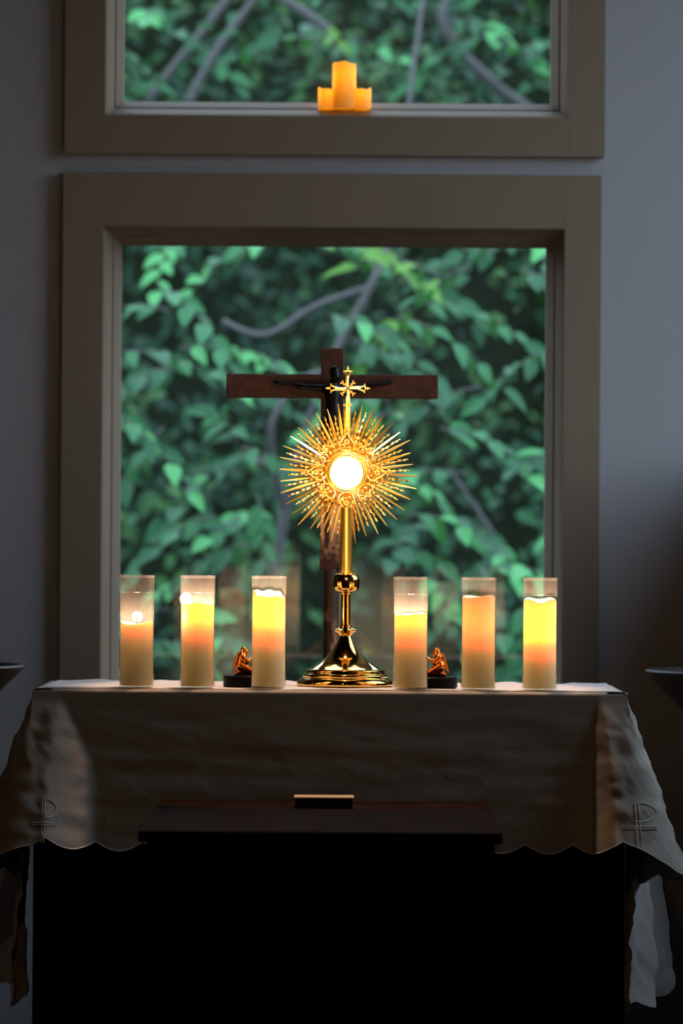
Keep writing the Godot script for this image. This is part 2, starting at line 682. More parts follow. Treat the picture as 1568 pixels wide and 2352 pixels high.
func window(called: String, label: String, o_rect: Array, c_rect: Array) -> void:
	# rect = [x0, y0, x1, y1]; o_rect the opening, c_rect the outside of the casing
	var o := Node3D.new()
	o.name = called
	add_child(o)
	o.set_meta("kind", "structure")
	o.set_meta("label", label)
	# flat casing boards
	var z0 := BACK - 0.001
	var z1 := BACK + 0.022
	var boards := [[c_rect[0], c_rect[1], o_rect[0], c_rect[3]], [o_rect[2], c_rect[1], c_rect[2], c_rect[3]], [o_rect[0], c_rect[1], o_rect[2], o_rect[1]], [o_rect[0], o_rect[3], o_rect[2], c_rect[3]]]
	for q in boards:
		var b := Shape.new()
		box(b, Vector3(q[0], q[1], z0), Vector3(q[2], q[3], z1), 0.0008)
		part("casing_board", bake(b, 20), M.trim_paint, o)
	# stepped and bevelled stops, then the sash
	var p1 := [[0.0, BACK + 0.012], [0.004, BACK + 0.008], [0.016, BACK - 0.016], [0.016, BACK - 0.06], [0.0, BACK - 0.06]]
	var p2 := [[0.0, BACK - 0.02], [0.019, BACK - 0.02], [0.021, BACK - 0.022], [0.034, BACK - 0.045], [0.034, BACK - 0.075], [0.0, BACK - 0.075]]
	for s in 4:
		frame_piece("stop_moulding", o, o_rect, p1, s, M.trim_paint)
		frame_piece("sash_rail" if s % 2 == 0 else "sash_stile", o, o_rect, p2, s, M.trim_paint)
	for z in [BACK - 0.058]:
		var b := Shape.new()
		box(b, Vector3(o_rect[0] + 0.030, o_rect[1] + 0.030, z - 0.0015), Vector3(o_rect[2] - 0.030, o_rect[3] - 0.030, z + 0.0015))
		part("pane", bake(b, 20), M.window_glass, o)

func room() -> void:
	var xl := -1.9
	var xr := 1.40
	var top := 3.4
	var zf := 10.5
	var th := 0.16
	var w1 := [-0.499, 0.70, 0.460, 1.870]
	var w2 := [-0.497, 2.103, 0.467, 3.15]
	# back wall round the two windows
	var b := Shape.new()
	var za := BACK - th
	box(b, Vector3(xl - th, 0, za), Vector3(w1[0], top, BACK))
	box(b, Vector3(w2[2], 0, za), Vector3(xr + th, top, BACK))
	box(b, Vector3(w1[0], 0, za), Vector3(w2[2], w1[1], BACK))
	box(b, Vector3(w1[0], w1[3], za), Vector3(w2[2], w2[1], BACK))
	box(b, Vector3(w1[0], w2[3], za), Vector3(w2[2], top, BACK))
	box(b, Vector3(w1[2], w1[1], za), Vector3(w2[2], w1[3], BACK))
	struct("wall_back", b, M.plaster, "pale grey plaster wall around the two windows")
	b = Shape.new()
	box(b, Vector3(xl - th, 0, BACK), Vector3(xl, top, zf))
	struct("wall_left", b, M.panelling, "dark wood panelled side wall")
	# right wall with a tall side window
	var sz0 := -0.88
	var sz1 := 0.40
	var sy0 := 1.45
	var sy1 := 3.2
	b = Shape.new()
	box(b, Vector3(xr, 0, BACK), Vector3(xr + th, top, sz0))
	box(b, Vector3(xr, 0, sz1), Vector3(xr + th, top, zf))
	box(b, Vector3(xr, 0, sz0), Vector3(xr + th, sy0, sz1))
	box(b, Vector3(xr, sy1, sz0), Vector3(xr + th, top, sz1))
	struct("wall_right", b, M.plaster, "pale plaster side wall with tall window")
	b = Shape.new()
	box(b, Vector3(xl - th, 0, zf), Vector3(xr + th, top, zf + th))
	struct("wall_front", b, M.panelling, "dark wood panelled wall behind the seats")
	b = Shape.new()
	box(b, Vector3(xl - th, -0.1, BACK - th), Vector3(xr + th, 0, zf + th))
	struct("floor", b, M.floor_wood, "dark wooden floor of the chapel")
	b = Shape.new()
	box(b, Vector3(xl - th, top, BACK - th), Vector3(xr + th, top + 0.12, zf + th))
	struct("ceiling", b, M.panelling, "dark boarded wooden ceiling")
	window("window_1", "large lower window with taupe casing behind the altar", w1, [-0.585, 0.58, 0.537, 1.983])
	window("window_2", "upper window with taupe casing and candles on its sill", w2, [-0.583, 2.021, 0.543, 3.25])
	# side window: casing and one mullion
	var o := Node3D.new()
	o.name = "window_3"
	add_child(o)
	o.set_meta("kind", "structure")
	o.set_meta("label", "tall side window in the right wall")
	for q in [[sy0 - 0.09, sy0, sz0 - 0.09, sz1 + 0.09], [sy1, sy1 + 0.09, sz0 - 0.09, sz1 + 0.09], [sy0, sy1, sz0 - 0.09, sz0], [sy0, sy1, sz1, sz1 + 0.09]]:
		b = Shape.new()
		box(b, Vector3(xr - 0.02, q[0], q[2]), Vector3(xr + 0.001, q[1], q[3]), 0.002)
		part("casing_board", bake(b, 20), M.trim_paint, o)
	b = Shape.new()
	box(b, Vector3(xr + 0.07, sy0, sz0), Vector3(xr + 0.075, sy1, sz1))
	part("pane", bake(b, 20), M.window_glass, o)

# ---------------------------------------------------------------- the wood outside
func leaf_mesh() -> ArrayMesh:
	var b := Shape.new()
	var rows := []
	var n := 7
	for j in n + 1:
		var t := float(j) / n
		var w := 0.25 * pow(sin(PI * pow(t, 0.72)), 0.85) if j > 0 and j < n else 0.004
		var dr := -0.16 * t * t
		rows.append([Vector3(-w, dr + 0.10 * w / 0.3, t), Vector3(-w * 0.5, dr + 0.035 * w / 0.3, t), Vector3(0, dr - 0.01, t), Vector3(w * 0.5, dr + 0.035 * w / 0.3, t), Vector3(w, dr + 0.10 * w / 0.3, t)])
	grid(b, rows, true)
	return bake(b, 50)

func leaf_at(p: Vector3, dir: Vector3, nrm: Vector3, size: float, wide := 1.0) -> Transform3D:
	var z := dir.normalized()
	var x := nrm.cross(z).normalized()
	var y := z.cross(x)
	return Transform3D(Basis(x * size * wide, y * size, z * size), p)

func outside() -> void:
	var rng := RandomNumberGenerator.new()
	rng.seed = 11
	var hump := FastNoiseLite.new()
	hump.seed = 3
	hump.frequency = 0.35
	# ground: level by the house, then a wooded bank
	var b := Shape.new()
	var rows := []
	for j in 41:
		var z := 16.0 - j * 1.0
		var row := []
		for k in 41:
			var x := -20.0 + k
			var y := -0.45 + hump.get_noise_2d(x, z) * 0.25
			if z < -6.0:
				y += pow((-6.0 - z) / 10.0, 1.15) * 6.5
			if absf(x) < 4.0 and z > -1.5 and z < 12.0:
				y = -0.5
			row.append(Vector3(x, y, z))
		rows.append(row)
	grid(b, rows)
	struct("ground", b, M.forest_floor, "dark wooded bank rising behind the chapel")
	var lm := leaf_mesh()
	# distant and middle leaves: nobody could count them
	var mm := MultiMesh.new()
	mm.transform_format = MultiMesh.TRANSFORM_3D
	mm.use_colors = true
	mm.mesh = lm
	var xs := []
	var cs := []
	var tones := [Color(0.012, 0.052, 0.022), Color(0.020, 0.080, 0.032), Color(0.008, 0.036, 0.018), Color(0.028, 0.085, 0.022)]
	for c in 900:
		var far := rng.randf()
		var z := lerpf(-5.0, -10.5, far)
		var cen := Vector3(rng.randf_range(-3.6, 3.6) * (1.0 + far * 0.3), rng.randf_range(-0.2, 5.2), z)
		var k0 := 12.4 / (8.0 - z)
		var qx := cen.x * k0
		var qy := 1.22 + (cen.y - 1.22) * k0
		if qy < 1.15 and rng.randf() < 0.6 or qx > 0.35 and qx < 0.7 and qy > 1.45 and qy < 1.85 and rng.randf() < 0.6:
			continue
		var tone: Color = tones[rng.randi() % 4]
		for k in 34:
			var p := cen + Vector3(rng.randfn() * 0.24, rng.randfn() * 0.15, rng.randfn() * 0.24)
			var dir := Vector3(rng.randfn() * 0.7, rng.randf_range(-1.0, 0.15), rng.randfn() * 0.5 + 0.35)
			var nrm := Vector3(rng.randfn() * 0.55, 0.7, rng.randf_range(-0.2, 1.1))
			xs.append(leaf_at(p, dir, nrm, rng.randf_range(0.05, 0.09)))
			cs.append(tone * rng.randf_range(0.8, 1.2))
	mm.instance_count = xs.size()
	for k in xs.size():
		mm.set_instance_transform(k, xs[k])
		mm.set_instance_color(k, cs[k])
	var mi := MultiMeshInstance3D.new()
	mi.name = "thicket_foliage"
	mi.multimesh = mm
	mi.material_override = M.leaf_many
	add_child(mi)
	tag(mi, "dense green thicket of leaves filling the bank outside", "foliage", "", "stuff")
	# the nearer trees: trunk, twigs and leaves each a part
	tree("sapling", "leafy green sapling outside, left of the wooden cross", rng, lm,
		[[Vector3(-1.25, -0.4, -4.7), Vector3(-1.15, 0.8, -4.6), Vector3(-1.0, 1.7, -4.5), Vector3(-0.85, 2.3, -4.4), Vector3(-0.6, 2.9, -4.3)]], [0.03, 0.026, 0.02, 0.014, 0.008],
		[[-0.50, 2.02, 1], [-0.30, 2.03, 1], [-0.62, 1.86, 0], [-0.40, 1.83, 0], [-0.58, 1.66, 2], [-0.30, 1.74, 1], [-0.47, 1.72, 0], [-0.18, 1.70, 1], [-0.55, 1.50, 1], [-0.33, 1.55, 0], [-0.15, 1.58, 2],
		[-0.62, 1.36, 0], [-0.36, 1.40, 2], [-0.17, 1.42, 0], [-0.28, 1.28, 1], [-0.48, 1.22, 0], [-0.52, 1.05, 1], [-0.38, 1.00, 1], [-0.60, 0.98, 0], [-0.30, 0.92, 0], [-0.58, 0.86, 2], [-0.44, 0.90, 1], [-0.40, 1.14, 2], [-0.22, 1.18, 0]])
	tree("birch", "pale grey birch branches crossing behind the wooden cross", rng, lm,
		[[Vector3(-0.25, 0.6, -4.6), Vector3(-0.16, 1.3, -4.45), Vector3(-0.03, 1.72, -4.4), Vector3(0.075, 1.93, -4.4), Vector3(0.14, 2.12, -4.45), Vector3(0.20, 2.6, -4.5), Vector3(0.28, 3.2, -4.6), Vector3(0.34, 3.9, -4.7)],
		[Vector3(-0.16, 1.30, -4.45), Vector3(-0.20, 1.52, -4.3), Vector3(-0.12, 1.66, -4.3), Vector3(-0.02, 1.70, -4.36)],
		[Vector3(0.075, 1.93, -4.4), Vector3(-0.08, 1.88, -4.5), Vector3(-0.22, 1.80, -4.5), Vector3(-0.34, 1.84, -4.55)],
		[Vector3(-0.24, 1.44, -4.4), Vector3(-0.10, 1.40, -4.4), Vector3(0.10, 1.45, -4.35)]], [0.022, 0.020, 0.017, 0.014, 0.011, 0.009, 0.007, 0.005],
		[[0.05, 2.04, 3], [0.14, 2.0, 3], [0.20, 1.88, 3], [0.0, 2.06, 0], [0.10, 1.80, 2], [0.02, 1.60, 1], [0.08, 1.55, 3], [0.17, 1.70, 2], [0.30, 1.78, 0], [0.22, 1.58, 2], [0.32, 2.02, 2], [0.28, 1.92, 0]])
	tree("shrub", "bright leafed shrub outside, right of the golden monstrance", rng, lm,
		[[Vector3(0.85, -0.4, -4.8), Vector3(0.70, 0.5, -4.6), Vector3(0.50, 1.1, -4.45), Vector3(0.30, 1.42, -4.35)], [Vector3(0.70, 0.5, -4.6), Vector3(0.78, 1.3, -4.7), Vector3(0.62, 2.0, -4.6)]], [0.022, 0.018, 0.012, 0.006],
		[[0.26, 1.34, 1], [0.20, 1.40, 0], [0.32, 1.26, 1], [0.42, 1.22, 1], [0.26, 1.16, 0], [0.50, 1.14, 1], [0.36, 1.10, 2], [0.58, 1.06, 0], [0.30, 1.04, 1], [0.44, 1.00, 2], [0.60, 1.18, 2], [0.62, 0.90, 0], [0.46, 0.84, 0], [0.18, 1.24, 2],
		[0.56, 2.08, 1], [0.46, 2.06, 2], [0.62, 1.92, 2], [0.52, 1.72, 0], [0.58, 1.46, 2], [0.40, 1.50, 0], [0.36, 1.86, 0]])
	tree("hazel", "broad green hazel outside the upper window", rng, lm,
		[[Vector3(1.5, -0.4, -6.3), Vector3(1.2, 1.9, -6.0), Vector3(0.36, 2.72, -5.6), Vector3(0.36, 2.95, -5.6), Vector3(0.40, 3.3, -5.6), Vector3(0.44, 4.2, -5.6)],
		[Vector3(-0.62, 2.2, -5.2), Vector3(-0.42, 2.62, -5.2), Vector3(-0.30, 2.80, -5.2), Vector3(-0.16, 2.98, -5.2)], [Vector3(-0.60, 2.55, -5.4), Vector3(-0.36, 2.86, -5.4), Vector3(-0.2, 3.1, -5.4)], [Vector3(-0.28, 2.88, -5.1), Vector3(-0.14, 2.80, -5.1), Vector3(-0.05, 2.74, -5.1)]], [0.03, 0.028, 0.024, 0.022, 0.02, 0.014],
		[[-0.60, 2.86, 0], [-0.55, 2.70, 1], [-0.40, 2.60, 0], [-0.62, 2.58, 2], [-0.20, 2.62, 0], [-0.05, 2.64, 3], [0.02, 2.84, 2], [0.14, 2.58, 1], [0.22, 2.86, 0], [0.40, 2.66, 1], [0.50, 2.60, 0], [0.60, 2.78, 2], [0.56, 2.90, 1], [0.30, 2.60, 0], [-0.10, 2.92, 1], [0.12, 2.92, 0], [0.46, 2.82, 3], [-0.35, 2.92, 2]])

func tree(called: String, label: String, rng: RandomNumberGenerator, lm: ArrayMesh, limbs: Array, radii: Array, sprays: Array) -> void:
	var root: Vector3 = limbs[0][0]
	var o := thing(called, root, label, "tree", "trees outside the windows")
	for li in limbs.size():
		var pts := []
		var rr := []
		var l: Array = limbs[li]
		for j in l.size() - 1:
			for q in 5:
				var t := q / 5.0
				var p0: Vector3 = l[maxi(j - 1, 0)]
				var p3: Vector3 = l[mini(j + 2, l.size() - 1)]
				pts.append((l[j] as Vector3).cubic_interpolate(l[j + 1], p0, p3, t) - root)
				rr.append(lerpf(radii[mini(j, radii.size() - 1)], radii[mini(j + 1, radii.size() - 1)], t) * (0.75 if li == 0 else 0.5))
		pts.append((l[l.size() - 1] as Vector3) - root)
		rr.append(radii[mini(l.size() - 1, radii.size() - 1)] * 0.7)
		var b := Shape.new()
		tube(b, pts, rr, 8)
		part("trunk" if li == 0 else "branch", bake(b, 60), M.bark, o)
	for s in sprays:
		var z := rng.randf_range(-4.7, -3.7) if limbs[0][0].z > -6.0 else rng.randf_range(-5.6, -4.8)
		var k := (8.0 - z) / 12.4
		var tip := Vector3(s[0] * k, 1.22 + (s[1] - 1.22) * k, z)
		var dirx := rng.randf_range(-1.0, 1.0)
		var d := Vector3(dirx, rng.randf_range(-0.15, 0.25), rng.randf_range(-0.2, 0.6)).normalized()
		var ln := rng.randf_range(0.22, 0.34)
		var pts := []
		for q in 7:
			var t := q / 6.0
			pts.append(tip + d * ln * (t - 0.5) + Vector3(0, 0.05 - 0.16 * t * t, 0))
		var b := Shape.new()
		var loc := []
		for p in pts:
			loc.append(p - pts[0])
		tube(b, loc, [0.0035, 0.003, 0.0026, 0.0022, 0.002, 0.0016, 0.001], 5)
		var tw := part("twig", bake(b, 60), M.bark, o, Transform3D(Basis(), pts[0] - root))
		for q in 9:
			var t := 0.12 + 0.88 * q / 8.0
			var f := t * 6.0
			var i := mini(int(f), 5)
			var p: Vector3 = loc[i].lerp(loc[i + 1], f - i)
			var side := Vector3(-d.z, 0, d.x).normalized() * (1.0 if q % 2 == 0 else -1.0)
			var dir := d * 0.55 + side * 0.6 + Vector3(rng.randfn() * 0.2, rng.randf_range(-0.95, -0.15), rng.randf_range(-0.1, 0.35))
			if q == 8:
				dir = d + Vector3(0, -0.7, 0.1)
			var nrm := Vector3(rng.randfn() * 0.25, 0.75, rng.randf_range(0.25, 1.0))
			var tone: int = s[2] if rng.randf() < 0.6 else (2 if rng.randf() < 0.7 else rng.randi() % 3)
			part("leaf", lm, M["leaf%d" % tone], tw, leaf_at(p, dir, nrm, rng.randf_range(0.06, 0.10), rng.randf_range(0.9, 1.15)))

# ---------------------------------------------------------------- altar and front table
const AX0 := -0.555
const AX1 := 0.518
const AZ0 := -0.40
const AZ1 := 0.045
const TOP := 0.945

func altar() -> void:
	var o := thing("altar_table", Vector3((AX0 + AX1) / 2, 0, (AZ0 + AZ1) / 2), "dark wooden altar table under the white scalloped cloth", "altar")
	var hx := (AX1 - AX0) / 2 - 0.006
	var hz := (AZ1 - AZ0) / 2 - 0.006
	var b := Shape.new()
	box(b, Vector3(-hx, TOP - 0.035, -hz), Vector3(hx, TOP, hz), 0.003)
	part("tabletop", bake(b, 20), M.altar_wood, o)
	var w := hx + 0.005
	var d := hz - 0.03
	for sx in [-1, 1]:
		for sz in [-1, 1]:
			b = Shape.new()
			box(b, Vector3(-0.03, 0, -0.03), Vector3(0.03, TOP - 0.035, 0.03), 0.003)
			part("leg", bake(b, 20), M.altar_wood, o, Transform3D(Basis(), Vector3(sx * (w - 0.03), 0, sz * (d - 0.03))))
	for q in [[0.05, 0.13], [0.80, TOP - 0.035]]:
		b = Shape.new()
		box(b, Vector3(-w + 0.02, q[0], d - 0.022), Vector3(w - 0.02, q[1], d - 0.004), 0.002)
		part("rail", bake(b, 20), M.altar_wood, o)
	for k in 3:
		var x0 := lerpf(-w + 0.04, w - 0.04, k / 3.0)
		var x1 := lerpf(-w + 0.04, w - 0.04, (k + 1) / 3.0)
		b = Shape.new()
		box(b, Vector3(x0 + 0.002, 0.13, d - 0.026), Vector3(x1 - 0.002, 0.80, d - 0.014), 0.004)
		part("front_panel", bake(b, 20), M.altar_wood, o)
	for sx in [-1, 1]:
		b = Shape.new()
		box(b, Vector3(sx * w - 0.009 - sx * 0.02, 0.05, -d + 0.06), Vector3(sx * w + 0.009 - sx * 0.02, TOP - 0.035, d - 0.06), 0.002)
		part("side_panel", bake(b, 20), M.altar_wood, o)

func front_table() -> void:
	var o := thing("console_table", Vector3(-0.03, 0, 0.55), "low dark polished console table standing in front of the altar", "table")
	var b := Shape.new()
	box(b, Vector3(-0.29, 0.737, -0.41), Vector3(0.29, 0.755, 0.44), 0.003)
	part("tabletop", bake(b, 20), M.table_wood, o)
	b = Shape.new()
	box(b, Vector3(-0.278, 0.02, -0.39), Vector3(0.278, 0.737, 0.42), 0.004)
	part("body", bake(b, 20), M.altar_wood, o)
	for sx in [-1, 1]:
		b = Shape.new()
		box(b, Vector3(sx * 0.132 - 0.118, 0.09, 0.42), Vector3(sx * 0.132 + 0.118, 0.56, 0.428), 0.004)
		var dr := part("door", bake(b, 20), M.altar_wood, o)
		b = Shape.new()
		ball(b, Vector3(sx * 0.03, 0.35, 0.436), 0.009)
		part("knob", bake(b), M.dark_bronze, dr)
	b = Shape.new()
	box(b, Vector3(-0.11, 0.60, 0.42), Vector3(0.11, 0.68, 0.43), 0.004)
	part("drawer", bake(b, 20), M.altar_wood, o)
	# small closed book
	var k := thing("small_book", Vector3(-0.027, 0.755, 0.34), "small dark closed book lying on the console table", "book")
	b = Shape.new()
	box(b, Vector3(-0.052, 0.0, -0.034), Vector3(0.052, 0.003, 0.036), 0.001)
	part("back_cover", bake(b, 20), M.book_cover, k)
	b = Shape.new()
	box(b, Vector3(-0.050, 0.003, -0.032), Vector3(0.050, 0.017, 0.034), 0.001)
	part("pages", bake(b, 20), M.book_cover, k)
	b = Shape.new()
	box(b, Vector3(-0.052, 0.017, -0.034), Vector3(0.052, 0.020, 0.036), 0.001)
	part("front_cover", bake(b, 20), M.book_lit_top, k)  # lit top put into the cover colour

# ---------------------------------------------------------------- cloths
var wr := FastNoiseLite.new()
const CU := 0.06      # length of the fan round each corner

func cloth_len(u: float) -> float:
	# u runs: left side 0..D, corner, front, corner, right side
	var d := AZ1 - AZ0
	var w := AX1 - AX0
	var side := 0.36
	var front := 0.292
	var l := front
	if u < d:
		l = lerpf(side, 0.35, u / d)
	elif u < d + CU:
		l = lerpf(0.35, front, smoothstep(0.0, 1.0, (u - d) / CU))
	elif u < d + CU + w:
		l = front
	elif u < d + CU * 2 + w:
		l = lerpf(front, 0.35, smoothstep(0.0, 1.0, (u - d - CU - w) / CU))
	else:
		l = 0.36
	return l + 0.017 * (absf(sin(PI * (u - d - CU - 0.03) / 0.086)) - 1.0)

func cloth_point(u: float, t: float) -> Vector3:
	var d := AZ1 - AZ0
	var w := AX1 - AX0
	var e: Vector3
	var n: Vector3
	var c := 1.0      # distance along the front from the nearer corner
	var ridge := 0.0
	if u < d:
		e = Vector3(AX0, 0, AZ0 + u)
		n = Vector3(-1, 0, 0)
		ridge = 0.35 + 0.65 * smoothstep(0.14, 0.0, d - u) + 0.12 * sin(u * 32.0)
	elif u < d + CU:
		var a := (u - d) / CU * PI / 2
		e = Vector3(AX0, 0, AZ1)
		n = Vector3(-cos(a), 0, sin(a))
		ridge = 1.0
	elif u < d + CU + w:
		var s := u - d - CU
		e = Vector3(AX0 + s, 0, AZ1)
		n = Vector3(0, 0, 1)
		c = minf(s, w - s)
		var reach := lerpf(0.055, 0.112 if s < w / 2 else 0.058, smoothstep(0.0, 0.16, t))
		var crest := lerpf(0.045, 0.030, smoothstep(0.0, 0.2, t))
		ridge = clampf((reach - c) / (reach - crest), 0.0, 1.0)
	elif u < d + CU * 2 + w:
		var a := (u - d - CU - w) / CU * PI / 2
		e = Vector3(AX1, 0, AZ1)
		n = Vector3(sin(a), 0, cos(a))
		ridge = 1.0
	else:
		var s := u - d - CU * 2 - w
		e = Vector3(AX1, 0, AZ1 - s)
		n = Vector3(1, 0, 0)
		ridge = 0.45 + 0.55 * smoothstep(0.14, 0.0, s) + 0.16 * sin(s * 30.0)
	var r := 0.006
	if t < 0.0:
		return e - n * (-t) + Vector3(0, TOP + 0.0025, 0) - n * r
	var arc := r * PI / 2
	if t < arc:
		var a := t / r
		return e + n * (sin(a) * r - r) + Vector3(0, TOP + 0.0025 - r + cos(a) * r, 0)
	var h := t - arc
	var out := 0.02 * h * smoothstep(0.0, 0.05, h) + ridge * 0.30 * h * smoothstep(-0.01, 0.03, h)
	var y := TOP - r - h * (1.0 - 0.045 * ridge)
	var wob := wr.get_noise_3d(u * 4.0, h * 22.0, 1.0) * 0.0028 + wr.get_noise_3d(u * 14.0, h * 60.0, 5.0) * 0.0012
	wob += wr.get_noise_3d(u * 16.0 + h * 9.0, h * 20.0 - u * 6.0, 11.0) * 0.007 * ridge
	out += wob * smoothstep(0.0, 0.05, h)
	return e + n * out + Vector3(0, y, 0)

func cloths() -> void:
	wr.seed = 8
	wr.frequency = 1.0
	wr.fractal_octaves = 3
	var d := AZ1 - AZ0
	var w := AX1 - AX0
	var total := d * 2 + w + CU * 2
	var o := thing("altar_cloth", Vector3.ZERO, "grey linen altar cloth with scalloped hem hanging over the altar front", "altar cloth")
	var us := []
	var nu := 380
	for k in nu + 1:
		us.append(total * k / nu)
	var b := Shape.new()
	var rows := []
	for u in us:
		var row := [cloth_point(u, -0.03), cloth_point(u, -0.012), cloth_point(u, 0.0)]
		row.append_array([cloth_point(u, 0.003), cloth_point(u, 0.0063), cloth_point(u, 0.0094)])
		var l := cloth_len(u)
		for q in range(1, 37):
			row.append(cloth_point(u, 0.0094 + (l - 0.0094) * q / 36.0))
		rows.append(row)
	grid(b, rows)
	part("drape", bake(b, 75), M.altar_linen, o)
	# flat part on the table
	b = Shape.new()
	box(b, Vector3(AX0 + 0.02, TOP, AZ0 + 0.0), Vector3(AX1 - 0.02, TOP + 0.0022, AZ1 - 0.02))
	part("top_sheet", bake(b), M.altar_linen, o)
	# stitched hem
	b = Shape.new()
	var hem := []
	for k in 1200 + 1:
		var u := total * k / 1200.0
		hem.append(cloth_point(u, cloth_len(u)))
	tube(b, hem, [0.0013], 5, 1.0, Vector3(0, 1, 0))
	part("hem_cord", bake(b, 70), M.thread, o)
	# embroidered emblems: a staff with a loop and a cross stroke
	for side in [-1, 1]:
		b = Shape.new()
		var u0: float = d + CU + 0.024 if side < 0 else d + CU * 1.1 + w
		for line in [[[0.0, 0.205], [0.0, 0.285]], [[0.004, 0.205], [0.004, 0.285]], [[-0.018, 0.248], [0.022, 0.248]], [[-0.018, 0.252], [0.022, 0.252]], []]:
			var pts := []
			if line.is_empty():
				for q in 17:
					var a := PI * q / 16.0 * 1.12 - PI / 2
					pts.append(emb(u0 + 0.004 + cos(a) * 0.020, 0.222 + sin(a) * 0.017, side))
			else:
				for q in 13:
					pts.append(emb(u0 + lerpf(line[0][0], line[1][0], q / 12.0), lerpf(line[0][1], line[1][1], q / 12.0), side))
			tube(b, pts, [0.0012], 5)
		part("embroidered_emblem", bake(b, 70), M.thread, o)
	# fair linen: lies on the table and hangs down both ends
	o = thing("fair_linen", Vector3.ZERO, "white linen runner on the altar top hanging down both ends", "linen")
	b = Shape.new()
	var up := []
	var dn := []
	for j in 25:
		var z := lerpf(AZ0 + 0.005, AZ1 - 0.012, j / 24.0)
		var ru := []
		var rd := []
		for k in 121:
			var x := lerpf(AX0 + 0.018, AX1 - 0.012, k / 120.0)
			var edge := wr.get_noise_2d(x * 6.0, 3.0) * 0.006 * (1.0 if j == 24 else 0.0)
			var hgt := TOP + 0.0032 + 0.0012 * (1.0 + wr.get_noise_2d(x * 9.0, z * 9.0)) + 0.006 * maxf(0.0, wr.get_noise_2d(x * 7.0 + 9.0, 0.0)) * smoothstep(0.8, 1.0, 1.0 - j / 24.0)
			ru.append(Vector3(x, hgt, z + edge))
			rd.append(Vector3(x, TOP + 0.0024, z + edge))
		up.append(ru)
		dn.append(rd)
	grid(b, up, true)
	grid(b, dn)
	grid(b, [dn[24], up[24]], false)
	part("top_sheet", bake(b, 60), M.linen, o)
	for side in [-1, 1]:
		b = Shape.new()
		rows = []
		for j in 61:
			var s := j / 60.0
			var row := []
			var l := 0.565 + 0.016 * absf(sin(PI * (s * 4.6 + 0.2))) - (0.05 if side < 0 else 0.0) * s
			for k in 49:
				var t := k / 48.0
				var h := l * t
				var x: float = (AX1 - 0.02) if side > 0 else (AX0 + 0.02)
				var flare := 0.015 * t + 0.14 * s * smoothstep(0.05, 1.0, t) * (1.0 - 0.35 * t) + 0.024 * t * sin(s * 13.0 + t * 2.6 + side) + wr.get_noise_3d(s * 4.0, t * 9.0, side * 4.0) * 0.012 * t + wr.get_noise_3d(s * 9.0 + t * 5.0, t * 22.0, side * 2.0) * 0.005 * t
				var z := lerpf(AZ1 - 0.012, AZ0 + 0.01, s) + 0.012 * t * sin(t * 5.0 + s * 7.0)
				var y := TOP + 0.0035 - h
				if h < 0.012:
					y = TOP + 0.0035 - h * h * 30.0
				row.append(Vector3(x + side * (0.002 + minf(h, 0.02) * 0.9 + flare), y, z))
			rows.append(row)
		grid(b, rows, side < 0)
		part("hanging_end", bake(b, 75), M.linen, o)

func emb(u: float, t: float, _side: int) -> Vector3:
	var p := cloth_point(u, t)
	var n := (cloth_point(u + 0.002, t) - p).cross(cloth_point(u, t + 0.002) - p).normalized()
	if n.z < 0.0:
		n = -n
	return p + n * 0.0006

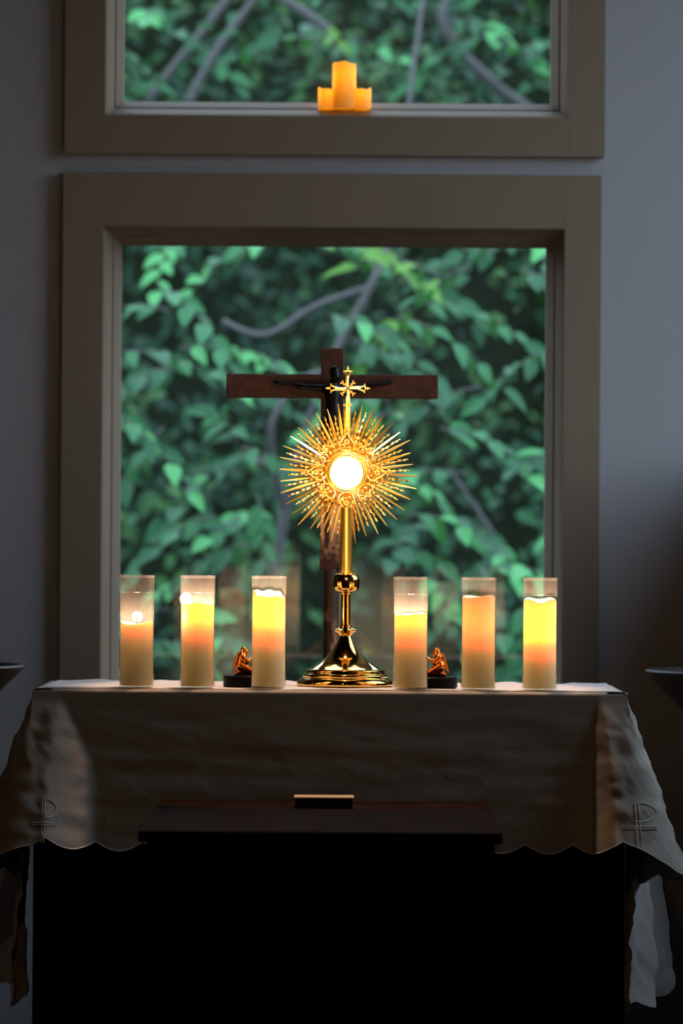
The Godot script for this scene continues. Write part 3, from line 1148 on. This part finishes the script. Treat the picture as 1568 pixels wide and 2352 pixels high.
# ---------------------------------------------------------------- monstrance
func monstrance() -> void:
	var o := thing("monstrance", Vector3(0.009, TOP + 0.0052, -0.15), "golden sunburst monstrance with a round white host at its centre", "monstrance")
	var b := Shape.new()
	lathe(b, [Vector2(0.001, 0.0), Vector2(0.0875, 0.0), Vector2(0.0890, 0.0015), Vector2(0.0895, 0.005), Vector2(0.0872, 0.0105), Vector2(0.0830, 0.0138), Vector2(0.0800, 0.0145), Vector2(0.0788, 0.0160), Vector2(0.0795, 0.0185), Vector2(0.0790, 0.0205), Vector2(0.0765, 0.0228), Vector2(0.0735, 0.0236), Vector2(0.0730, 0.0255), Vector2(0.0737, 0.0278), Vector2(0.0725, 0.0300), Vector2(0.0690, 0.0315),
		Vector2(0.0640, 0.0342), Vector2(0.0540, 0.0398), Vector2(0.0440, 0.0462), Vector2(0.0350, 0.0540), Vector2(0.0270, 0.0632), Vector2(0.0205, 0.0728), Vector2(0.0155, 0.0815), Vector2(0.0120, 0.0885), Vector2(0.0105, 0.0935), Vector2(0.001, 0.094)], 96)
	part("base", bake(b, 50), M.gold_polished, o)
	b = Shape.new()
	lathe(b, [Vector2(0.001, 0.092), Vector2(0.0118, 0.0930), Vector2(0.0125, 0.0950), Vector2(0.0140, 0.0970), Vector2(0.0200, 0.1005), Vector2(0.0222, 0.1022), Vector2(0.0222, 0.1036), Vector2(0.0200, 0.1050), Vector2(0.0140, 0.1072), Vector2(0.0115, 0.1085), Vector2(0.0112, 0.1100), Vector2(0.0118, 0.1112), Vector2(0.0108, 0.1125), Vector2(0.001, 0.1125)], 48)
	part("collar", bake(b, 35), M.gold_polished, o)
	b = Shape.new()
	lathe(b, [Vector2(0.001, 0.110), Vector2(0.0086, 0.110), Vector2(0.0086, 0.1690), Vector2(0.0098, 0.1705), Vector2(0.0118, 0.1712), Vector2(0.0118, 0.1735), Vector2(0.0100, 0.1750), Vector2(0.001, 0.1750)], 40)
	part("lower_stem", bake(b, 35), M.gold_polished, o)
	b = Shape.new()
	var prof := [Vector2(0.001, 0.1735), Vector2(0.0125, 0.1735)]
	for j in 19:
		var a := -PI / 2 + PI * j / 18.0
		var r := 0.0130 + 0.0130 * pow(maxf(cos(a), 0.0), 0.62)
		prof.append(Vector2(r, 0.1912 + 0.0170 * sin(a)))
	prof.append(Vector2(0.0128, 0.2090))
	prof.append(Vector2(0.001, 0.2090))
	lathe(b, prof, 56)
	part("knop", bake(b, 35), M.gold_polished, o)
	b = Shape.new()
	lathe(b, [Vector2(0.001, 0.2085), Vector2(0.0135, 0.2085), Vector2(0.0135, 0.2105), Vector2(0.0120, 0.2118), Vector2(0.0119, 0.2650), Vector2(0.0119, 0.3150), Vector2(0.0122, 0.3300), Vector2(0.001, 0.3320)], 40)
	part("upper_stem", bake(b, 35), M.gold_satin, o)
	# sunburst
	var sun := Vector3(0, 0.3944, 0)
	var rng := RandomNumberGenerator.new()
	rng.seed = 5
	b = Shape.new()
	var turn := Transform3D(Basis(Vector3.RIGHT, PI / 2), sun)
	lathe(b, [Vector2(0.001, -0.006), Vector2(0.043, -0.005), Vector2(0.044, -0.003), Vector2(0.043, 0.0), Vector2(0.038, 0.004), Vector2(0.001, 0.005)], 64, turn)
	part("sun_plate", bake(b, 40), M.gold, o)
	var n := 72
	var beaded := []
	var straight := []
	for v in 3:
		b = Shape.new()
		var pts := []
		var rr := []
		var ln: float = [0.128, 0.133, 0.124][v]
		for q in 9:
			var t := q / 8.0
			pts.append(Vector3(0, lerpf(0.040, ln, t), 0))
			rr.append(lerpf(0.0016, 0.0030, minf(t / 0.55, 1.0)) * (1.0 if t < 0.6 else lerpf(1.0, 0.25, (t - 0.6) / 0.4)))
		tube(b, pts, rr, 4, 0.75)
		straight.append(bake(b, 30))
		b = Shape.new()
		pts = []
		rr = []
		ln = [0.112, 0.117, 0.108][v]
		for q in 45:
			var t := q / 44.0
			var r := lerpf(0.042, ln, t)
			pts.append(Vector3(sin(t * 22.0) * 0.0008 * (1.0 - 0.4 * t), r, cos(t * 22.0) * 0.0006))
			rr.append((0.0009 + 0.0020 * absf(sin(t * 22.0 + 0.3))) * lerpf(1.1, 0.65, t * t))
		tube(b, pts, rr, 6)
		beaded.append(bake(b, 40))
	for k in n:
		var a := TAU * (k + 0.5) / n
		var is_beaded := k % 2 == 0
		var basis := Basis(Vector3(0, 0, 1), a) * Basis(Vector3.RIGHT, -0.05 - 0.06 * rng.randf()) * Basis(Vector3.UP, rng.randf_range(-0.5, 0.5))
		part("beaded_ray" if is_beaded else "straight_ray", beaded[rng.randi() % 3] if is_beaded else straight[rng.randi() % 3], M.gold, o, Transform3D(basis, sun + Vector3(0, 0, 0.001 if is_beaded else -0.002)))
	# filigree: pointed ones at the four quarters, rounder ones between
	var orn := []
	for v in 2:
		b = Shape.new()
		var tip: float = 0.074 if v == 0 else 0.064
		var wd: float = 0.0150 if v == 0 else 0.0165
		for s in [-1, 1]:
			var c := Curve3D.new()
			for p in [Vector3(s * 0.0045, 0.0375, 0.001), Vector3(s * wd * 0.75, 0.041, 0.002), Vector3(s * wd, 0.049, 0.003), Vector3(s * wd * 0.72, 0.0565, 0.003), Vector3(s * wd * 0.32, tip - 0.008, 0.002), Vector3(0, tip, 0.002)]:
				c.add_point(p)
			for q in range(1, 5):
				var dd := (c.get_point_position(q + 1) - c.get_point_position(q - 1)) * 0.18
				c.set_point_in(q, -dd)
				c.set_point_out(q, dd)
			var pts := []
			for q in 19:
				pts.append(c.sample_baked(c.get_baked_length() * q / 18.0))
			tube(b, pts, [0.0013], 6)
			# inner scroll
			pts = []
			for q in 17:
				var t := q / 16.0
				var a2 := t * 5.2 + 0.4
				var r2 := lerpf(0.0052, 0.0014, t)
				pts.append(Vector3(s * (0.0062 + cos(a2) * r2), 0.0470 + sin(a2) * r2, 0.003))
			tube(b, pts, [0.0010], 5)
			ball(b, Vector3(s * 0.0050, 0.0470, 0.004), 0.0018, 8)
			ball(b, Vector3(s * wd * 1.02, 0.0555, 0.003), 0.0024, 8)
			ball(b, Vector3(s * wd * 0.62, 0.0620 if v == 0 else 0.0600, 0.003), 0.0022, 8)
			ball(b, Vector3(s * wd * 0.95, 0.0430, 0.004), 0.0018, 8)
		torus(b, Transform3D(Basis(Vector3.RIGHT, PI / 2), Vector3(0, 0.0565, 0.003)), 0.0040, 0.0011, 16, 6)
		ball(b, Vector3(0, 0.0565, 0.004), 0.0020, 8)
		ball(b, Vector3(0, tip - 0.002, 0.003), 0.0030, 10)
		if v == 0:
			ball(b, Vector3(-0.0042, tip + 0.002, 0.003), 0.0022, 8)
			ball(b, Vector3(0.0042, tip + 0.002, 0.003), 0.0022, 8)
			ball(b, Vector3(0, tip + 0.0045, 0.003), 0.0027, 8)
			ball(b, Vector3(0, tip + 0.0090, 0.003), 0.0016, 8)
		orn.append(bake(b, 45))
	for k in 8:
		part("filigree", orn[k % 2], M.gold, o, Transform3D(Basis(Vector3(0, 0, 1), TAU * k / 8.0), sun + Vector3(0, 0, 0.006)))
	# lunette
	b = Shape.new()
	torus(b, Transform3D(Basis(Vector3.RIGHT, PI / 2), sun + Vector3(0, 0, 0.010)), 0.0330, 0.0028, 64, 10)
	torus(b, Transform3D(Basis(Vector3.RIGHT, PI / 2), sun + Vector3(0, 0, 0.007)), 0.0370, 0.0022, 64, 8)
	part("lunette_rim", bake(b, 50), M.gold_satin, o)
	b = Shape.new()
	lathe(b, [Vector2(0.0005, 0.006), Vector2(0.0310, 0.006), Vector2(0.0310, 0.0075), Vector2(0.0305, 0.0080), Vector2(0.0005, 0.0080)], 48, turn)
	part("host", bake(b, 30), M.host_white, o)
	b = Shape.new()
	prof = []
	for j in 9:
		var t := j / 8.0
		prof.append(Vector2(maxf(0.0316 * t, 0.0004), 0.0165 - 0.0055 * t * t))
	lathe(b, prof, 48, turn)
	part("lunette_glass", bake(b, 60), M.clear_glass, o)
	# crowning cross
	b = Shape.new()
	tube(b, [Vector3(0, 0.462, -0.002), Vector3(0, 0.535, 0)], [0.0052, 0.0046], 6, 0.8)
	part("cross_shaft", bake(b, 30), M.gold_satin, o)
	b = Shape.new()
	var cc := Vector3(0.001, 0.5500, 0.0)
	var poly := PackedVector2Array()
	for q in 4:
		var rot := q * PI / 2
		for p in [Vector2(0.0045, 0.0045), Vector2(0.0250, 0.0042), Vector2(0.0290, 0.0060), Vector2(0.0305, 0.0078), Vector2(0.0320, 0.0070), Vector2(0.0345, 0.0), Vector2(0.0320, -0.0070), Vector2(0.0305, -0.0078), Vector2(0.0290, -0.0060), Vector2(0.0250, -0.0042)]:
			poly.append(p.rotated(rot) + Vector2(cc.x, cc.y))
	prism(b, poly, -0.0022, 0.0032, 0.0028)
	for q in 4:
		var dir := Vector3(cos(q * PI / 2), sin(q * PI / 2), 0)
		var per := Vector3(-dir.y, dir.x, 0)
		ball(b, cc + dir * 0.0365, 0.0026, 10)
		ball(b, cc + dir * 0.0400, 0.0017, 8)
		ball(b, cc + dir * 0.0312 + per * 0.0078, 0.0014, 8)
		ball(b, cc + dir * 0.0312 - per * 0.0078, 0.0014, 8)
		var dg := (dir + per).normalized()
		ball(b, cc + dg * 0.0095, 0.0027, 8)
		ball(b, cc + dg * 0.0135, 0.0022, 8)
		ball(b, cc + dg * 0.0135 + dir * 0.0032, 0.0019, 8)
		ball(b, cc + dg * 0.0135 + per * 0.0032, 0.0019, 8)
		box(b, cc + dir * 0.013 - Vector3(0.0105, 0.0105, -0.0024) * Vector3(absf(dir.x), absf(dir.y), 1) - per.abs() * 0.0016, cc + dir * 0.013 + Vector3(0.0105, 0.0105, 0.0038) * Vector3(absf(dir.x), absf(dir.y), 1) + per.abs() * 0.0016, 0.0004)
	part("crowning_cross", bake(b, 35), M.gold_matte, o)
	b = Shape.new()
	box(b, cc + Vector3(-0.0034, -0.0034, 0.002), cc + Vector3(0.0034, 0.0034, 0.0046), 0.001)
	part("cross_stone", bake(b, 20), M.dark_bronze, o)

# ---------------------------------------------------------------- candles
func flame(o: Node3D, at: Vector3, h: float, energy: float, lean := 0.0, col := Color(1.0, 0.90, 0.79)) -> void:
	var b := Shape.new()
	var r := h * 0.22
	var prof := []
	for j in 13:
		var t := j / 12.0
		prof.append(Vector2(maxf(r * sin(PI * pow(t, 0.62)) , 0.0003), h * t))
	lathe(b, prof, 16)
	for k in b.v.size():
		b.v[k].x += lean * pow(b.v[k].y / h, 2.0) * h
	var w := Shape.new()
	tube(w, [Vector3(0, -0.008, 0), Vector3(0.0005, 0.0, 0), Vector3(0.001, 0.006, 0)], [0.0008], 6)
	part("wick", bake(w, 60), M.wick, o, Transform3D(Basis(), at))
	part("flame", bake(b, 60), M.flame, o, Transform3D(Basis(), at + Vector3(0, 0.002, 0)))
	var l := OmniLight3D.new()
	l.name = "flame_light"
	o.add_child(l)
	l.position = at + Vector3(0, 0.002 + h * 0.42, 0)
	l.light_color = col
	l.light_energy = energy
	l.light_size = h * 0.25
	l.omni_range = 12.0
	l.omni_attenuation = 2.0
	l.shadow_enabled = true

func wax_cup(radius: float, pool: float, rim: Callable, wall_top: float, wall_low: float, deep: float, bottom := 0.003) -> ArrayMesh:
	# solid wax with a shell standing round the flame and a funnel melted down into it
	var b := Shape.new()
	var seg := 56
	var rows := []
	for k in seg + 1:
		var a := TAU * (k % seg) / seg
		var dir := Vector3(cos(a), 0, sin(a))
		var top: float = rim.call(a)
		var row := [Vector3(0, bottom, 0), dir * (radius - 0.0015) + Vector3(0, bottom, 0)]
		for q in 16:
			row.append(dir * radius + Vector3(0, lerpf(bottom + 0.0015, top - 0.001, q / 15.0), 0))
		row.append(dir * (radius - wall_top * 0.5) + Vector3(0, top, 0))
		for q in 8:
			var t := q / 7.0
			row.append(dir * (radius - lerpf(wall_top, wall_low, t)) + Vector3(0, lerpf(top - 0.001, pool, t), 0))
		for q in range(1, 9):
			var t := q / 8.0
			row.append(dir * maxf((radius - wall_low) * sqrt(1.0 - t), 0.0) + Vector3(0, pool - deep * t, 0))
		rows.append(row)
	grid(b, rows)
	fix(b, 0)
	return bake(b, 70)

func jar_mesh(h: float, r: float) -> ArrayMesh:
	var b := Shape.new()
	lathe(b, [Vector2(0.0005, 0.0006), Vector2(r * 0.94, 0.0006), Vector2(r * 1.00, 0.0014), Vector2(r * 1.035, 0.0050), Vector2(r * 1.040, 0.0190), Vector2(r * 1.030, 0.0225), Vector2(r * 1.0, 0.0245), Vector2(r * 0.995, 0.10), Vector2(r * 1.005, h - 0.033), Vector2(r * 1.015, h - 0.0325), Vector2(r * 1.02, h - 0.0315), Vector2(r * 1.02, h - 0.0045), Vector2(r * 1.02, h - 0.002)], 56)
	return bake(b, 60)

func candles() -> void:
	var h := 0.2035
	var r := 0.0309
	var jar := jar_mesh(h, r)
	var b := Shape.new()
	lathe(b, [Vector2(r * 1.0, h - 0.0050), Vector2(r * 1.045, h - 0.0048), Vector2(r * 1.055, h - 0.0036), Vector2(r * 1.055, h - 0.0012), Vector2(r * 1.04, h), Vector2(r * 0.995, h), Vector2(r * 0.985, h - 0.0012), Vector2(r * 0.985, h - 0.0040), Vector2(r * 1.0, h - 0.0050)], 56)
	torus(b, Transform3D(Basis(), Vector3(0, h - 0.0318, 0)), r * 1.017, 0.0006, 56, 6)
	var lip := bake(b, 40)
	# x, z, pool height, rim function, wall thickness, flame height, strength
	var set_ := [
		[-0.3695, 0.004, 0.1130, func(a): return 0.1175 + 0.003 * sin(a * 2.0 + 1.0), 0.0016, 0.0030, 0.014, 0.33, "burnt low, its small flame showing above the wax"],
		[-0.2595, 0.002, 0.1130, func(a): return 0.1500 + 0.0035 * sin(a) + 0.001 * sin(a * 5.0), 0.0018, 0.0045, 0.020, 1.4, "glowing yellow, second from the altar's left end"],
		[-0.1305, 0.000, 0.1080, func(a): return 0.1720 + 0.0055 * tanh(6.0 * sin(a - 2.45)) + 0.0015 * sin(a * 7.0), 0.0020, 0.0048, 0.022, 1.9, "nearly full, with a tall broken wax rim glowing white"],
		[0.1270, 0.000, 0.1030, func(a): return 0.1370 + 0.0025 * sin(a * 1.0 + 2.0) + 0.0008 * sin(a * 6.0), 0.0020, 0.0050, 0.020, 1.05, "with flat glowing wax top, right beside the monstrance"],
		[0.2500, 0.002, 0.0985, func(a): return 0.1690 + 0.002 * sin(a * 2.0), 0.0040, 0.0075, 0.020, 1.2, "thick orange wax wall, second from altar's right end"],
		[0.3610, 0.004, 0.0880, func(a): return 0.1600 + 0.007 * absf(sin(a * 0.5 - PI / 4.0)) - 0.002 * cos(a * 4.0), 0.0018, 0.0040, 0.024, 2.0, "burning brightest, its wax rim dipped in the middle"]]
	for q in set_:
		var o := thing("glass_candle", Vector3(q[0], TOP + 0.0052, q[1]), "tall clear glass candle " + q[8], "candle", "candles along the altar front")
		part("glass_jar", jar, M.jar_glass, o)
		part("jar_lip", lip, M.jar_glass, o)
		part("wax", wax_cup(r - 0.0011, q[2], q[3], q[4], q[5], 0.046), M.wax, o)
		flame(o, Vector3(0, q[2] + 0.006, 0), q[6], FLAME_ENERGY * q[7], 0.1)

func sill_candles() -> void:
	var y := 2.1195
	for q in [[-0.0005, 0.0245, 0.099, "tall amber pillar candle on the upper window sill", 0.0], [-0.0355, 0.0205, 0.046, "short amber pillar candle on the sill, left of the tall one", 0.006], [0.0365, 0.0205, 0.046, "short amber pillar candle on the sill, right of the tall one", 0.004]]:
		var o := thing("pillar_candle", Vector3(q[0], y, BACK - 0.006 - q[4]), q[3], "candle", "amber candles on the upper sill")
		var hh: float = q[2]
		var rad: float = q[1] if q[1] > 0.022 else 0.0195
		var pool: float = hh - (0.040 if hh > 0.06 else 0.022)
		part("wax", wax_cup(rad, pool, func(a): return hh - 0.0025 + 0.002 * sin(a * 2.0 + hh * 40.0) + 0.001 * sin(a * 5.0), 0.0030, 0.0055, 0.006, 0.0), M.amber_wax, o)
		var b := Shape.new()
		lathe(b, [Vector2(0.0004, 0.0), Vector2(0.003, 0.001), Vector2(0.0038, 0.005), Vector2(0.002, 0.011), Vector2(0.0004, 0.015)], 12)
		part("led_flame", bake(b, 60), M.led, o, Transform3D(Basis(), Vector3(0, pool, 0)))
		var l := OmniLight3D.new()
		l.name = "led_light"
		o.add_child(l)
		l.position = Vector3(0, pool + 0.007, 0)
		l.light_color = Color(1.0, 0.80, 0.44)
		l.light_energy = 0.0040 if hh > 0.06 else 0.0028
		l.light_size = 0.003
		l.omni_range = 10.0
		l.omni_attenuation = 2.0
		l.shadow_enabled = true

# ---------------------------------------------------------------- crucifix, statuettes, bowls
func crucifix() -> void:
	var o := thing("standing_crucifix", Vector3(-0.0195, 0.0, -0.70), "brown wooden standing crucifix with dark figure behind the monstrance", "crucifix")
	var b := Shape.new()
	box(b, Vector3(-0.0228, 1.160, -0.012), Vector3(0.0228, 1.598, 0.012), 0.002)
	part("upright", bake(b, 20), M.cross_wood, o)
	b = Shape.new()
	box(b, Vector3(-0.2090, 1.4990, -0.010), Vector3(0.2085, 1.5462, 0.0135), 0.002)
	part("crossbeam", bake(b, 20), M.cross_wood, o)
	b = Shape.new()
	lathe(b, [Vector2(0.001, 0.03), Vector2(0.0152, 0.03), Vector2(0.0152, 1.162), Vector2(0.001, 1.162)], 20)
	part("pole", bake(b, 30), M.pole_wood, o)
	b = Shape.new()
	lathe(b, [Vector2(0.001, 0.0), Vector2(0.13, 0.0), Vector2(0.13, 0.02), Vector2(0.04, 0.045), Vector2(0.02, 0.07), Vector2(0.001, 0.07)], 32)
	part("foot", bake(b, 30), M.cross_wood, o)
	b = Shape.new()
	var z := 0.026
	var bones := [
		[Vector3(0.004, 1.552, z + 0.012), 0.011, Vector3(0.006, 1.540, z + 0.014), 0.0095],
		[Vector3(0.002, 1.534, z + 0.006), 0.006, Vector3(0, 1.515, z), 0.012],
		[Vector3(0, 1.512, z), 0.017, Vector3(0.001, 1.475, z + 0.002), 0.0135],
		[Vector3(0.001, 1.475, z + 0.002), 0.0135, Vector3(0.002, 1.450, z), 0.0155],
		[Vector3(-0.014, 1.518, z), 0.0075, Vector3(-0.060, 1.521, z - 0.004), 0.0056],
		[Vector3(-0.060, 1.521, z - 0.004), 0.0054, Vector3(-0.104, 1.529, z - 0.007), 0.0036],
		[Vector3(-0.104, 1.529, z - 0.007), 0.0040, Vector3(-0.117, 1.531, z - 0.008), 0.0034],
		[Vector3(0.014, 1.518, z), 0.0075, Vector3(0.060, 1.521, z - 0.004), 0.0056],
		[Vector3(0.060, 1.521, z - 0.004), 0.0054, Vector3(0.104, 1.529, z - 0.007), 0.0036],
		[Vector3(0.104, 1.529, z - 0.007), 0.0040, Vector3(0.117, 1.531, z - 0.008), 0.0034],
		[Vector3(-0.008, 1.448, z), 0.0110, Vector3(-0.008, 1.392, z + 0.012), 0.0078],
		[Vector3(-0.008, 1.392, z + 0.012), 0.0080, Vector3(-0.004, 1.330, z - 0.002), 0.0045],
		[Vector3(0.010, 1.448, z), 0.0110, Vector3(0.006, 1.392, z + 0.013), 0.0078],
		[Vector3(0.006, 1.392, z + 0.013), 0.0080, Vector3(0.001, 1.330, z), 0.0045],
		[Vector3(-0.002, 1.330, z - 0.002), 0.0052, Vector3(0.000, 1.312, z + 0.006), 0.0040]]
	body(b, bones, 0.0036, 0.006)
	part("carved_figure", bake(b, 80), M.dark_bronze, o)
	b = Shape.new()
	box(b, Vector3(-0.018, 1.300, 0.011), Vector3(0.018, 1.309, 0.034), 0.001)
	part("footrest", bake(b, 20), M.cross_wood, o)

func statuettes() -> void:
	for s in [-1, 1]:
		var x: float = -0.1585 if s < 0 else 0.1585
		var o := thing("kneeling_statuette", Vector3(x, TOP + 0.0052, -0.085), "brass kneeling figure on black round base, " + ("left" if s < 0 else "right") + " of the monstrance foot", "statuette", "brass kneeling statuettes")
		var b := Shape.new()
		lathe(b, [Vector2(0.001, 0.0), Vector2(0.0545, 0.0), Vector2(0.0560, 0.0015), Vector2(0.0560, 0.0180), Vector2(0.0540, 0.0198), Vector2(0.001, 0.0198)], 48)
		part("base", bake(b, 35), M.black_base, o)
		b = Shape.new()
		var k := -float(s)            # faces the middle
		var c := Vector3(float(s) * 0.012, 0.0198, 0)
		var bones := [
			[Vector3(-k * 0.006, 0.046, 0), 0.0066, Vector3(-k * 0.003, 0.043, 0), 0.0058],
			[Vector3(-k * 0.010, 0.034, 0), 0.0085, Vector3(-k * 0.012, 0.020, 0), 0.0082],
			[Vector3(-k * 0.012, 0.018, -0.004), 0.0078, Vector3(k * 0.008, 0.008, -0.006), 0.0062],
			[Vector3(-k * 0.012, 0.018, 0.004), 0.0078, Vector3(k * 0.008, 0.008, 0.006), 0.0062],
			[Vector3(k * 0.008, 0.005, 0), 0.0052, Vector3(-k * 0.020, 0.004, 0), 0.0046],
			[Vector3(-k * 0.010, 0.035, 0.008), 0.0034, Vector3(k * 0.000, 0.026, 0.009), 0.0030],
			[Vector3(k * 0.000, 0.026, 0.009), 0.0030, Vector3(k * 0.010, 0.034, 0.002), 0.0024],
			[Vector3(-k * 0.010, 0.035, -0.008), 0.0034, Vector3(k * 0.000, 0.026, -0.009), 0.0030],
			[Vector3(k * 0.000, 0.026, -0.009), 0.0030, Vector3(k * 0.010, 0.034, -0.002), 0.0024]]
		for q in bones:
			q[0] += Vector3(0, 0.001, 0)
		body(b, bones, 0.0019, 0.006)
		part("figure", bake(b, 80), M.brass_statue, o, Transform3D(Basis(), c))
		for sz in [-1, 1]:
			b = Shape.new()
			var poly := PackedVector2Array([Vector2(-k * 0.009, 0.036), Vector2(-k * 0.013, 0.044), Vector2(-k * 0.018, 0.043), Vector2(-k * 0.023, 0.034), Vector2(-k * 0.027, 0.020), Vector2(-k * 0.030, 0.006), Vector2(-k * 0.025, 0.010), Vector2(-k * 0.019, 0.020), Vector2(-k * 0.013, 0.028)])
			prism(b, poly, -0.0012, 0.0014, 0.0006)
			part("wing", bake(b, 30), M.brass_statue, o, Transform3D(Basis(Vector3.UP, 0.25 * sz * -k), c + Vector3(0, 0, sz * 0.007)))

func bowls() -> void:
	for s in [-1, 1]:
		var x: float = -0.868 if s < 0 else 0.845
		var o := thing("wooden_bowl_stand", Vector3(x, 0.0, -0.44), "dark flared wooden bowl on a pedestal at the altar's " + ("left" if s < 0 else "right") + " side", "bowl stand", "wooden bowl stands")
		var b := Shape.new()
		lathe(b, [Vector2(0.001, 0.775), Vector2(0.05, 0.775), Vector2(0.10, 0.815), Vector2(0.17, 0.880), Vector2(0.258, 0.966), Vector2(0.262, 0.973), Vector2(0.258, 0.977), Vector2(0.250, 0.975), Vector2(0.16, 0.895), Vector2(0.09, 0.83), Vector2(0.001, 0.82)], 64)
		part("bowl", bake(b, 35), M.bowl_wood, o)
		b = Shape.new()
		lathe(b, [Vector2(0.001, 0.0), Vector2(0.14, 0.0), Vector2(0.14, 0.025), Vector2(0.06, 0.05), Vector2(0.035, 0.10), Vector2(0.03, 0.60), Vector2(0.045, 0.74), Vector2(0.06, 0.777), Vector2(0.001, 0.777)], 32)
		part("pedestal", bake(b, 35), M.bowl_wood, o)

func cabinet() -> void:
	# unseen cupboard added beyond the right edge to shade the lower wall
	var o := thing("added_shade_cabinet", Vector3(1.08, 0, -0.96), "added unseen dark cabinet that shades the window wall, right of the altar", "cabinet")
	var b := Shape.new()
	box(b, Vector3(-0.25, 0.0, -0.235), Vector3(0.27, 1.38, 0.20), 0.004)
	part("carcass", bake(b, 20), M.bowl_wood, o)
	b = Shape.new()
	box(b, Vector3(-0.262, 1.38, -0.237), Vector3(0.285, 1.405, 0.22), 0.004)
	part("top_board", bake(b, 20), M.bowl_wood, o)
	for sx in [-1, 1]:
		b = Shape.new()
		box(b, Vector3(sx * 0.131 - 0.115, 0.08, 0.20), Vector3(sx * 0.131 + 0.127, 1.34, 0.218), 0.004)
		var dr := part("door", bake(b, 20), M.bowl_wood, o)
		b = Shape.new()
		ball(b, Vector3(sx * 0.03, 0.75, 0.226), 0.011)
		part("knob", bake(b), M.dark_bronze, dr)
